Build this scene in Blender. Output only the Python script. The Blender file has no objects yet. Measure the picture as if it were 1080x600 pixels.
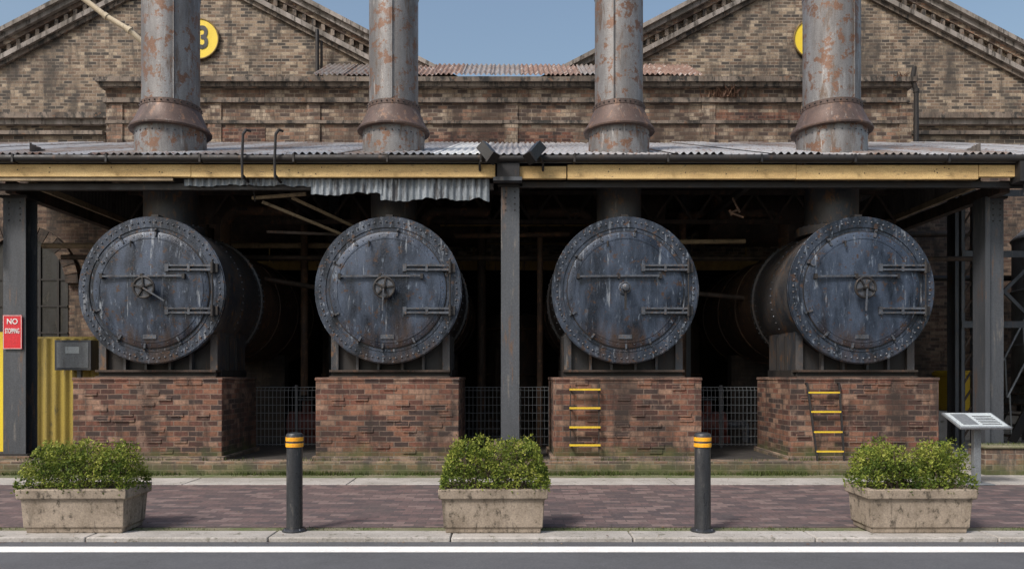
import bpy, bmesh, math, random
from mathutils import Vector, Matrix, noise
random.seed(7)
R=random.random
def U(a,b): return a+(b-a)*random.random()

# ---------------------------------------------------------------- materials
def new_mat(name):
    m=bpy.data.materials.new(name); m.use_nodes=True
    nt=m.node_tree; nt.nodes.clear()
    out=nt.nodes.new('ShaderNodeOutputMaterial'); b=nt.nodes.new('ShaderNodeBsdfPrincipled')
    nt.links.new(b.outputs[0],out.inputs[0])
    return m,nt,b
def c4(c): return (c[0],c[1],c[2],1)
class N:
    def __init__(s,nt): s.nt=nt
    def lk(s,a,b): s.nt.links.new(a,b)
    def noise(s,vec,scale,detail=6,rough=.6):
        n=s.nt.nodes.new('ShaderNodeTexNoise'); n.inputs['Scale'].default_value=scale
        n.inputs['Detail'].default_value=min(detail,5); n.inputs['Roughness'].default_value=rough
        if vec: s.lk(vec,n.inputs['Vector'])
        return n.outputs['Fac']
    def ramp(s,fac,stops,interp='LINEAR'):
        n=s.nt.nodes.new('ShaderNodeValToRGB'); cr=n.color_ramp; cr.interpolation=interp
        while len(cr.elements)<len(stops): cr.elements.new(.5)
        for e,(p,c) in zip(cr.elements,stops):
            e.position=p; e.color=c4(c) if hasattr(c,'__len__') else (c,c,c,1)
        s.lk(fac,n.inputs[0]); return n.outputs[0]
    def mix(s,fac,a,b,mode='MIX'):
        n=s.nt.nodes.new('ShaderNodeMix'); n.data_type='RGBA'; n.blend_type=mode
        for v,i in ((fac,0),(a,6),(b,7)):
            if isinstance(v,(int,float)): n.inputs[i].default_value=v
            elif isinstance(v,tuple): n.inputs[i].default_value=c4(v)
            else: s.lk(v,n.inputs[i])
        return n.outputs[2]
    def math(s,op,a,b=0.0):
        n=s.nt.nodes.new('ShaderNodeMath'); n.operation=op
        for v,i in ((a,0),(b,1)):
            if isinstance(v,(int,float)): n.inputs[i].default_value=v
            else: s.lk(v,n.inputs[i])
        return n.outputs[0]
    def pos(s,sc=(1,1,1)):
        g=s.nt.nodes.new('ShaderNodeNewGeometry'); m=s.nt.nodes.new('ShaderNodeMapping')
        m.inputs['Scale'].default_value=sc; s.lk(g.outputs['Position'],m.inputs[0]); return m.outputs[0]
    def posz(s):
        g=s.nt.nodes.new('ShaderNodeNewGeometry'); x=s.nt.nodes.new('ShaderNodeSeparateXYZ')
        s.lk(g.outputs['Position'],x.inputs[0]); return x.outputs[2]
    def bump(s,h,bsdf,strength=.4,dist=.01):
        n=s.nt.nodes.new('ShaderNodeBump'); n.inputs['Strength'].default_value=strength
        n.inputs['Distance'].default_value=dist; s.lk(h,n.inputs['Height']); s.lk(n.outputs[0],bsdf.inputs['Normal'])

def weather(name,base,alt,spot,s=1.2,fine=9,thr=.55,rough=.6,metal=0.,streak=.25,bump=.4,spot2=None,thr2=.62,moss=None,drip=None,dthr=.58,low=None):
    m,nt,b=new_mat(name); n=N(nt)
    v=n.pos((1,1,streak)); vv=n.pos((1,1,1))
    a=n.ramp(n.noise(v,s,8,.65),[(.38,0.),(.62,1.)])
    col=n.mix(a,base,alt)
    f=n.ramp(n.noise(v,fine,8,.7),[(thr,0.),(thr+.1,1.)])
    col=n.mix(f,col,spot)
    if spot2:
        f2=n.ramp(n.noise(vv,s*2.3,9,.75),[(thr2,0.),(thr2+.05,1.)])
        col=n.mix(f2,col,spot2)
    if low:   # rust that collects towards the bottom: (z, colour)
        z=n.posz(); k=n.math('SUBTRACT',low[0],z); k=n.math('ADD',n.math('MULTIPLY',k,.5),n.noise(n.pos((1,1,.3)),4,5,.7))
        k=n.ramp(k,[(.5,0.),(.75,.8)]); col=n.mix(k,col,low[1])
    if drip:
        f3=n.ramp(n.noise(n.pos((1,1,.09)),13,5,.7),[(dthr,0.),(dthr+.07,.85)])
        f4=n.ramp(n.noise(vv,1.8,3,.6),[(.42,0.),(.58,1.)])
        col=n.mix(n.math('MULTIPLY',f3,f4),col,drip)
    if moss:
        z=n.posz(); k=n.math('SUBTRACT',moss,z); k=n.math('ADD',k,n.math('MULTIPLY',n.noise(vv,5,5),.5))
        k=n.ramp(k,[(.25,0.),(.5,.85)]); col=n.mix(k,col,(.05,.07,.018))
    g=n.noise(vv,60,4,.6); col=n.mix(.45,col,n.ramp(g,[(.3,.28),(.7,.82)]),'OVERLAY')
    n.lk(col,b.inputs['Base Color'])
    n.lk(n.ramp(a,[(0,max(rough-.12,.05)),(1,min(rough+.15,1))]),b.inputs['Roughness'])
    b.inputs['Metallic'].default_value=metal
    n.bump(n.noise(vv,fine*3,6,.7),b,bump,.008)
    return m

def brick(name,tones,mortar,grime=(.05,.045,.04),gthr=.5,bw=.24,rh=.086,ms=.009,moss=None,efl=None,rough=.9,bump=.6,gmax=.75):
    m,nt,b=new_mat(name); n=N(nt)
    uv=nt.nodes.new('ShaderNodeUVMap').outputs[0]
    t=nt.nodes.new('ShaderNodeTexBrick'); t.inputs['Scale'].default_value=1
    t.inputs['Brick Width'].default_value=bw; t.inputs['Row Height'].default_value=rh
    t.inputs['Mortar Size'].default_value=ms; t.inputs['Mortar Smooth'].default_value=.25
    t.inputs['Color1'].default_value=(0,0,0,1); t.inputs['Color2'].default_value=(1,1,1,1); t.inputs['Mortar'].default_value=(.5,.5,.5,1)
    nn=nt.nodes.new('ShaderNodeTexNoise'); nn.inputs['Scale'].default_value=3; n.lk(uv,nn.inputs['Vector'])
    va=nt.nodes.new('ShaderNodeVectorMath'); va.operation='MULTIPLY_ADD'
    n.lk(nn.outputs['Color'],va.inputs[0]); va.inputs[1].default_value=(.02,.02,0); n.lk(uv,va.inputs[2])
    n.lk(va.outputs[0],t.inputs['Vector'])
    k=len(tones)
    col=n.ramp(t.outputs['Color'],[(i/k,tones[i]) for i in range(k)],'CONSTANT')
    col=n.mix(.6,col,n.ramp(n.noise(uv,22,5,.7),[(.3,.2),(.7,.8)]),'OVERLAY')
    mf=n.math('MULTIPLY',t.outputs['Fac'],n.ramp(n.noise(uv,2.2,4,.7),[(.35,.45),(.6,1.)]))
    col=n.mix(mf,col,mortar)
    vv=n.pos((1,1,.5))
    g=n.ramp(n.noise(vv,.9,9,.7),[(gthr,0.),(gthr+.16,gmax)]); col=n.mix(g,col,grime)
    g=n.ramp(n.noise(n.pos((1,1,.25)),3.2,5,.75),[(gthr+.02,0.),(gthr+.16,gmax)]); col=n.mix(g,col,grime)
    if efl:
        e=n.ramp(n.noise(n.pos((1.3,1,.9)),1.6,9,.75),[(.56,0.),(.66,.5)]); col=n.mix(e,col,efl)
    if moss:
        z=n.posz(); q=n.math('SUBTRACT',moss,z); q=n.math('ADD',q,n.math('MULTIPLY',n.noise(n.pos(),3,6),.6))
        q=n.ramp(q,[(.25,0.),(.5,.85)]); col=n.mix(q,col,(.065,.082,.024))
    n.lk(col,b.inputs['Base Color']); b.inputs['Roughness'].default_value=rough
    h=n.math('SUBTRACT',1.0,t.outputs['Fac'])
    h=n.math('ADD',h,n.math('MULTIPLY',n.noise(uv,40,4),.6))
    n.bump(h,b,bump,.014)
    return m

M={}
M['pier']=brick('pier_brick',[(.06,.027,.021),(.15,.06,.04),(.10,.043,.032),(.21,.10,.064),(.045,.028,.025),(.165,.076,.048),(.25,.15,.105)],(.155,.12,.097),grime=(.028,.02,.017),gthr=.47,moss=.38,efl=(.25,.17,.13))
M['plinth']=brick('plinth_brick',[(.12,.08,.06),(.2,.12,.08),(.24,.17,.12),(.09,.06,.05)],(.22,.19,.15),moss=.19,gthr=.47)
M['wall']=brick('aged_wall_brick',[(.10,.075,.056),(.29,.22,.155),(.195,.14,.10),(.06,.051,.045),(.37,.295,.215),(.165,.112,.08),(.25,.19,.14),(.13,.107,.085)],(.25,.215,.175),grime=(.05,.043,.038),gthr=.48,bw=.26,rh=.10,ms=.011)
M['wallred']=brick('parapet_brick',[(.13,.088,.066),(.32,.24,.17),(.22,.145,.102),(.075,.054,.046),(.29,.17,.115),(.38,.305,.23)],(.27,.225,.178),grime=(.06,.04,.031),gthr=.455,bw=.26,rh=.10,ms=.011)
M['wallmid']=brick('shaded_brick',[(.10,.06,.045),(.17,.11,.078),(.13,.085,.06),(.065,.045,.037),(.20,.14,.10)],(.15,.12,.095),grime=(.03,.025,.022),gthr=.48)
M['walldark']=brick('shade_dark_brick',[(.05,.034,.027),(.08,.055,.042),(.06,.04,.032)],(.065,.057,.05),grime=(.018,.016,.014),gthr=.45)  # darkness under the canopy is put into this brick colour
M['pavers']=brick('brick_pavers',[(.094,.068,.069),(.137,.092,.089),(.11,.078,.078),(.18,.13,.122),(.075,.058,.062)],(.064,.055,.053),grime=(.082,.071,.07),gthr=.52,bw=.23,rh=.115,ms=.006,rough=.75,bump=.3,gmax=.5)
M['stone']=weather('cornice_stone',(.21,.17,.138),(.10,.08,.066),(.03,.028,.026),s=1.6,fine=5,thr=.50,rough=.9,streak=.5,drip=(.028,.025,.022),dthr=.5,spot2=(.17,.095,.058),thr2=.6)
M['coping']=weather('gable_coping',(.28,.25,.23),(.15,.135,.12),(.06,.052,.045),s=1.8,fine=6,thr=.52,rough=.85)
M['concrete']=weather('pale_concrete',(.37,.35,.33),(.26,.245,.225),(.12,.115,.09),s=1.5,fine=7,thr=.58,rough=.9,streak=1)
M['planter']=weather('planter_concrete',(.29,.24,.19),(.185,.15,.115),(.07,.058,.045),s=4,fine=16,thr=.56,rough=.95,streak=.7,drip=(.07,.058,.045),dthr=.56,moss=-.12)
M['mosskerb']=weather('mossy_strip',(.15,.137,.09),(.075,.10,.032),(.22,.20,.15),s=3,fine=12,thr=.58,rough=1,streak=1)
M['asphalt']=weather('asphalt',(.084,.087,.096),(.067,.069,.077),(.15,.153,.16),s=.8,fine=45,thr=.6,rough=.85,streak=1,bump=.5)
M['dirt']=weather('ground_dirt',(.10,.09,.07),(.07,.065,.05),(.05,.06,.03),s=.5,fine=6,rough=1,streak=1)
M['darkfloor']=weather('shade_dark_floor',(.035,.031,.028),(.022,.02,.019),(.055,.048,.042),s=1,fine=6,rough=.9,streak=1)  # ground shade below the canopy is painted into the floor colour
M['paint']=weather('road_paint',(.76,.76,.75),(.66,.66,.65),(.25,.25,.25),s=5,fine=22,thr=.63,rough=.7,streak=1)
M['face']=weather('boiler_face_paint',(.008,.012,.019),(.036,.050,.077),(.16,.185,.225),s=4.2,fine=14,thr=.57,rough=.40,metal=.2,streak=.35,bump=.7,spot2=(.07,.04,.026),thr2=.575,drip=(.22,.235,.26),dthr=.60,low=(2.05,(.055,.03,.018)))
M['door']=weather('boiler_door_paint',(.009,.014,.025),(.047,.066,.103),(.13,.16,.205),s=3.2,fine=15,thr=.59,rough=.38,metal=.2,streak=.3,bump=.6,spot2=(.055,.032,.022),thr2=.58,drip=(.23,.255,.29),dthr=.60,low=(2.45,(.05,.03,.02)))
M['bsteel']=weather('smokebox_steel',(.038,.043,.052),(.078,.07,.067),(.14,.08,.045),s=1.9,fine=8,thr=.55,rough=.5,metal=.25,streak=.5,drip=(.15,.14,.13),dthr=.60)
M['barrel']=weather('rusty_barrel',(.055,.036,.027),(.10,.06,.038),(.17,.09,.05),s=1.4,fine=6,thr=.54,rough=.8,metal=.1,streak=1,drip=(.02,.017,.015),dthr=.55,bump=.8)
M['bolt']=weather('bolt_steel',(.095,.108,.132),(.04,.046,.056),(.13,.09,.065),s=8,fine=30,rough=.45,metal=.3,streak=1)
M['stack']=weather('stack_steel',(.225,.222,.225),(.12,.115,.115),(.11,.08,.062),s=2.1,fine=6,thr=.55,rough=.5,metal=.3,streak=.2,spot2=(.145,.078,.05),thr2=.53,drip=(.31,.305,.30),dthr=.58)
M['skirt']=weather('stack_skirt_rust',(.10,.065,.053),(.062,.044,.04),(.17,.10,.068),s=2.8,fine=9,rough=.6,metal=.25,streak=.4,drip=(.19,.165,.15),dthr=.58)
M['post']=weather('post_steel',(.08,.087,.10),(.045,.05,.057),(.12,.08,.06),s=1.5,fine=8,thr=.58,rough=.5,metal=.2,streak=.15,drip=(.15,.14,.13),dthr=.57)
M['dark']=weather('dark_iron',(.020,.020,.022),(.032,.028,.026),(.065,.04,.027),s=3,fine=10,thr=.6,rough=.6,metal=.3)
M['iron']=weather('rusted_iron',(.055,.037,.028),(.031,.025,.021),(.09,.05,.032),s=3,fine=9,rough=.75,metal=.15)
M['fascia']=weather('cream_timber',(.62,.43,.19),(.46,.315,.14),(.14,.10,.07),s=1.5,fine=7,thr=.585,rough=.75,streak=4)
M['fascia2']=weather('pale_timber',(.30,.23,.145),(.20,.155,.10),(.10,.08,.06),s=2,fine=7,thr=.57,rough=.8,streak=1)
M['galv']=weather('corrugated_iron',(.42,.42,.43),(.26,.26,.27),(.19,.11,.075),s=1.3,fine=4,thr=.55,rough=.5,metal=.3,streak=.5,spot2=(.12,.07,.05),thr2=.6)
M['galvold']=weather('old_corrugated_iron',(.27,.25,.24),(.16,.14,.13),(.16,.09,.06),s=1.3,fine=4,thr=.52,rough=.6,metal=.2,streak=.5)
M['sheet']=weather('translucent_roof_sheet',(.68,.69,.69),(.57,.58,.58),(.25,.24,.22),s=1.3,fine=6,thr=.6,rough=.5,streak=.5)
M['galvdark']=weather('corrugated_side',(.14,.125,.115),(.08,.072,.068),(.05,.04,.035),s=1.5,fine=5,rough=.7,metal=.1,streak=.3)
M['rustroof']=weather('rusted_sheet',(.20,.125,.095),(.13,.08,.065),(.44,.42,.40),s=1.5,fine=5,thr=.56,rough=.8,streak=1)
M['fibre']=weather('fibreglass_sheet',(.25,.28,.31),(.11,.13,.15),(.05,.05,.055),s=3.5,fine=9,thr=.52,rough=.4,streak=.2)
M['yellow']=weather('yellow_paint',(.64,.44,.03),(.54,.35,.03),(.3,.2,.05),s=2,fine=10,thr=.64,rough=.5)
M['yfence']=weather('yellow_fence_paint',(.32,.24,.05),(.21,.16,.045),(.10,.082,.04),s=2,fine=8,thr=.58,rough=.55)
M['ydull']=weather('dull_yellow',(.26,.175,.05),(.16,.108,.04),(.07,.05,.03),s=3,fine=8,rough=.7)
M['signyellow']=weather('sign_yellow',(.75,.55,.03),(.68,.48,.03),(.5,.38,.06),s=3,fine=10,thr=.66,rough=.5)
M['black']=weather('black_paint',(.012,.012,.013),(.02,.02,.022),(.05,.05,.05),s=3,fine=20,thr=.66,rough=.35)
M['bollard']=weather('bollard_paint',(.026,.028,.032),(.04,.042,.047),(.10,.095,.09),s=4,fine=16,thr=.60,rough=.33,metal=.2)
M['band']=weather('amber_band',(.85,.38,.02),(.8,.33,.02),(.6,.3,.04),s=6,fine=20,thr=.68,rough=.35)
M['red']=weather('sign_red',(.55,.02,.03),(.5,.02,.03),(.4,.05,.05),s=5,fine=20,thr=.68,rough=.4)
M['white']=weather('white_paint',(.78,.78,.76),(.7,.7,.68),(.5,.5,.48),s=5,fine=20,thr=.68,rough=.5)
M['greymetal']=weather('grey_paint',(.22,.24,.26),(.17,.185,.2),(.12,.12,.12),s=3,fine=12,thr=.64,rough=.45,metal=.3)
M['tank']=weather('tank_paint',(.20,.225,.25),(.14,.155,.175),(.12,.09,.075),s=2,fine=8,thr=.6,rough=.5,metal=.2,drip=(.10,.075,.06))
M['panel']=weather('lectern_panel',(.45,.5,.52),(.38,.42,.45),(.3,.32,.33),s=6,fine=14,thr=.6,rough=.3)
M['glass']=weather('dusty_glass',(.012,.013,.015),(.022,.022,.022),(.04,.037,.034),s=2,fine=6,rough=.35)
M['inner']=weather('black_interior',(.010,.009,.008),(.016,.014,.013),(.025,.02,.017),s=1,fine=5,rough=1)  # near-black, so the unlit room's darkness sits in its surface colour
M['redmach']=weather('red_machine',(.13,.03,.024),(.08,.025,.02),(.04,.027,.025),s=4,fine=10,rough=.6)
M['soil']=weather('soil',(.035,.025,.018),(.05,.035,.025),(.07,.05,.03),s=8,fine=20,rough=1,streak=1)
M['twig']=weather('twig_bark',(.06,.042,.026),(.04,.028,.02),(.09,.06,.04),s=10,fine=30,rough=.9)

def leafmat(name,stops,trans=.3):
    m,nt,b=new_mat(name); n=N(nt)
    a=nt.nodes.new('ShaderNodeAttribute'); a.attribute_name='tint'
    col=n.ramp(a.outputs['Fac'],stops); n.lk(col,b.inputs['Base Color'])
    b.inputs['Roughness'].default_value=.6; b.inputs['Specular IOR Level'].default_value=.25
    t=nt.nodes.new('ShaderNodeBsdfTranslucent'); n.lk(col,t.inputs[0])
    mx=nt.nodes.new('ShaderNodeMixShader'); mx.inputs[0].default_value=trans
    n.lk(b.outputs[0],mx.inputs[1]); n.lk(t.outputs[0],mx.inputs[2])
    n.lk(mx.outputs[0],nt.nodes['Material Output'].inputs[0]); return m
M['leaf']=leafmat('shrub_leaf',[(0,(.022,.045,.006)),(.35,(.068,.11,.016)),(.7,(.17,.215,.032)),(1,(.33,.35,.07))])
M['grass']=leafmat('grass_blade',[(0,(.035,.045,.014)),(.6,(.085,.115,.028)),(1,(.19,.17,.07))])
M['dry']=leafmat('dry_weed',[(0,(.10,.05,.035)),(.6,(.2,.12,.08)),(1,(.3,.22,.14))])

# ---------------------------------------------------------------- mesh builder
def frame(d):
    d=Vector(d).normalized(); a=Vector((0,0,1)) if abs(d.z)<.9 else Vector((1,0,0))
    u=a.cross(d).normalized(); v=d.cross(u); return d,u,v
class MB:
    def __init__(s,name): s.name=name; s.v=[];s.f=[];s.m=[];s.s=[];s.mats=[];s.t=None
    def mi(s,k):
        if k not in s.mats: s.mats.append(k)
        return s.mats.index(k)
    def add(s,vs,fs,mat,smooth=False):
        o=len(s.v); s.v+= [tuple(x) for x in vs]; i=s.mi(mat)
        for f in fs: s.f.append([o+a for a in f]); s.m.append(i); s.s.append(smooth)
    def box(s,x0,x1,y0,y1,z0,z1,mat):
        vs=[(x,y,z) for z in (z0,z1) for y in (y0,y1) for x in (x0,x1)]
        s.add(vs,[(0,2,3,1),(4,5,7,6),(0,1,5,4),(2,6,7,3),(0,4,6,2),(1,3,7,5)],mat)
    def beam(s,p0,p1,w,h,mat):
        p0=Vector(p0);p1=Vector(p1); d,u,v=frame(p1-p0)
        vs=[p+u*a*w/2+v*b*h/2 for p in (p0,p1) for b in (-1,1) for a in (-1,1)]
        s.add(vs,[(0,2,3,1),(4,5,7,6),(0,1,5,4),(2,6,7,3),(0,4,6,2),(1,3,7,5)],mat)
    def rev(s,prof,o,d,mat,n=32,smooth=True,cap0=True,cap1=True):
        o=Vector(o); d,u,v=frame(d); vs=[];fs=[]
        for (r,t) in prof:
            for i in range(n):
                a=2*math.pi*i/n; vs.append(o+d*t+u*r*math.cos(a)+v*r*math.sin(a))
        for k in range(len(prof)-1):
            for i in range(n):
                j=(i+1)%n; fs.append((k*n+i,k*n+j,(k+1)*n+j,(k+1)*n+i))
        s.add(vs,fs,mat,smooth)
        b=len(s.v)-len(vs)
        for c,k in ((cap0,0),(cap1,len(prof)-1)):
            if c and prof[k][0]>1e-4:
                s.f.append([b+k*n+i for i in range(n)]); s.m.append(s.mi(mat)); s.s.append(False)
    def cyl(s,p0,p1,r,mat,n=16,r1=None,smooth=True):
        p0=Vector(p0);p1=Vector(p1); L=(p1-p0).length
        s.rev([(r,0),(r if r1 is None else r1,L)],p0,p1-p0,mat,n,smooth)
    def tube(s,pts,r,mat,n=8):
        for a,b in zip(pts[:-1],pts[1:]):
            a=Vector(a);b=Vector(b);e=(b-a).normalized()*r*.35; s.cyl(a-e,b+e,r,mat,n)
    def torus(s,c,d,Rr,r,mat,n=32,m=8):
        c=Vector(c); d,u,v=frame(d); vs=[];fs=[]
        for i in range(n):
            a=2*math.pi*i/n; e=u*math.cos(a)+v*math.sin(a)
            for j in range(m):
                b=2*math.pi*j/m; vs.append(c+e*(Rr+r*math.cos(b))+d*r*math.sin(b))
        for i in range(n):
            for j in range(m):
                fs.append((i*m+j,((i+1)%n)*m+j,((i+1)%n)*m+(j+1)%m,i*m+(j+1)%m))
        s.add(vs,fs,mat,True)
    def prism(s,poly,y0,y1,mat):   # poly in (x,z)
        n=len(poly); vs=[(x,y0,z) for x,z in poly]+[(x,y1,z) for x,z in poly]
        fs=[tuple(range(n)),tuple(range(2*n-1,n-1,-1))]+[(i,i+n,(i+1)%n+n,(i+1)%n) for i in range(n)]
        s.add(vs,fs,mat)
    def rivet(s,p,d,r,h,mat):
        s.rev([(r,0),(r*.85,h*.6),(r*.3,h)],p,d,mat,7,True)
    def corr(s,o,u,v,ul,vl,mat,period=.1,amp=.014,nv=1,ragged=0):
        o=Vector(o);u=Vector(u).normalized();v=Vector(v).normalized();w=u.cross(v)
        n=int(ul/period*6); vs=[];fs=[]
        for k in range(nv+1):
            for i in range(n+1):
                t=ul*i/n; L=vl*k/nv
                if ragged and k==nv: L+=ragged*(noise.noise(Vector((t*1.7,3,0)))+.5*noise.noise(Vector((t*6,9,0))))
                vs.append(o+u*t+v*L+w*(amp*math.sin(2*math.pi*t/period)))
        for k in range(nv):
            for i in range(n):
                a=k*(n+1)+i; fs.append((a,a+1,a+n+2,a+n+1))
        s.add(vs,fs,mat,True)
    def build(s,bevel=0,parent=None,recalc=True):
        me=bpy.data.meshes.new(s.name)
        zs=[p[2] for p in s.v];xs=[p[0] for p in s.v];ys=[p[1] for p in s.v]
        o=Vector(((min(xs)+max(xs))/2,(min(ys)+max(ys))/2,min(zs)))
        me.from_pydata([tuple(Vector(p)-o) for p in s.v],[],s.f)
        for k in s.mats: me.materials.append(M[k])
        me.polygons.foreach_set('material_index',s.m); me.polygons.foreach_set('use_smooth',s.s)
        if recalc:
            bm=bmesh.new(); bm.from_mesh(me); bmesh.ops.recalc_face_normals(bm,faces=bm.faces[:]); bm.to_mesh(me); bm.free()
            me.set_sharp_from_angle(angle=math.radians(38))
        uv=me.uv_layers.new(name='UVMap')
        for p in me.polygons:
            nx,ny,nz=abs(p.normal.x),abs(p.normal.y),abs(p.normal.z)
            for li in p.loop_indices:
                c=me.vertices[me.loops[li].vertex_index].co+o
                if nz>=nx and nz>=ny: q=(c.x,c.y)
                elif ny>=nx: q=(c.x,c.z)
                else: q=(c.y,c.z)
                uv.data[li].uv=q
        if s.t is not None:
            at=me.attributes.new('tint','FLOAT','FACE'); at.data.foreach_set('value',s.t)
        ob=bpy.data.objects.new(s.name,me); ob.location=o; bpy.context.collection.objects.link(ob)
        if bevel:
            b=ob.modifiers.new('bevel','BEVEL'); b.width=bevel; b.segments=2; b.limit_method='ANGLE'; b.angle_limit=math.radians(50)
        if parent: ob.parent=parent; ob.location=o-parent.location
        return ob
def text(name,body,size,loc,mat,parent,rx=90,ext=.002,bold=0.0,sx=1,sy=1):
    cu=bpy.data.curves.new(name,'FONT'); cu.body=body; cu.size=size; cu.align_x='CENTER'; cu.align_y='CENTER'
    cu.extrude=ext; cu.offset=bold; cu.materials.append(M[mat])
    ob=bpy.data.objects.new(name,cu); bpy.context.collection.objects.link(ob)
    ob.rotation_euler=(math.radians(rx),0,0); ob.scale=(sx,sy,1); ob.parent=parent; ob.location=Vector(loc)-parent.location
    return ob

# ---------------------------------------------------------------- ground, road, pavement
g=MB('ground'); g.add([(-1500,-1500,-.16),(1500,-1500,-.16),(1500,1500,-.16),(-1500,1500,-.16)],[(0,1,2,3)],'dirt'); g.build()
g=MB('road'); g.box(-120,120,-4,7.47,-.15,-.045,'asphalt'); g.build()
g=MB('road_line'); g.box(-120,120,7.04,7.25,-.0445,-.040,'paint'); g.build()
g=MB('kerb')
x=-60
while x<60:
    L=1.8; g.box(x,x+L-.012,7.475,7.80,-.15,U(-.002,.002),'concrete'); x+=L
g.build(.012)
g=MB('kerb_moss_strip'); g.box(-60,60,7.805,7.98,-.15,-.008,'mosskerb'); g.build()
g=MB('brick_pavement'); g.box(-60,60,7.985,11.05,-.15,-.002,'pavers'); g.build()
g=MB('concrete_path'); 
x=-60
while x<60:
    g.box(x,x+2.38,11.055,11.75,-.15,.004,'concrete'); x+=2.4
g.build(.006)
g=MB('mossy_verge'); g.box(-60,7.3,11.755,12.195,-.15,-.004,'mosskerb'); g.build()
g=MB('yard_pavement'); g.box(7.32,60,11.76,40,-.15,.0,'concrete'); g.build()
g=MB('boiler_house_plinth')
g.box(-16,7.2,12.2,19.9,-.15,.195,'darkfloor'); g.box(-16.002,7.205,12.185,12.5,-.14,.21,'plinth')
g.build(.015)
g=MB('low_mossy_wall'); g.box(7.55,14,12.1,12.5,-.15,.42,'plinth'); g.box(7.52,14,12.07,12.53,.42,.47,'mosskerb'); g.build(.02)

# ---------------------------------------------------------------- piers, boilers, stacks
CX=[-5.91,-2.03,1.86,5.73]; CZ=2.985; YF=12.45
for x0,x1 in ((-7.18,-4.74),(-3.21,-.87),(.68,3.10),(4.54,6.98)):
    p=MB('brick_pier'); p.box(x0,x1,12.4,14.05,.19,1.50,'pier'); p.box(x0-.012,x1+.012,12.388,14.062,1.502,1.555,'pier')
    for k in range(20):
        bx=U(x0+.05,x1-.3); z=.30+.086*random.randint(0,13); p.box(bx,bx+.22,12.393-U(0,.012),12.5,z+.006,z+.08,'pier')
    p.box(x0-.05,x1+.05,12.345,14.1,.18,.27,'plinth'); p.build(.012)

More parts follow.
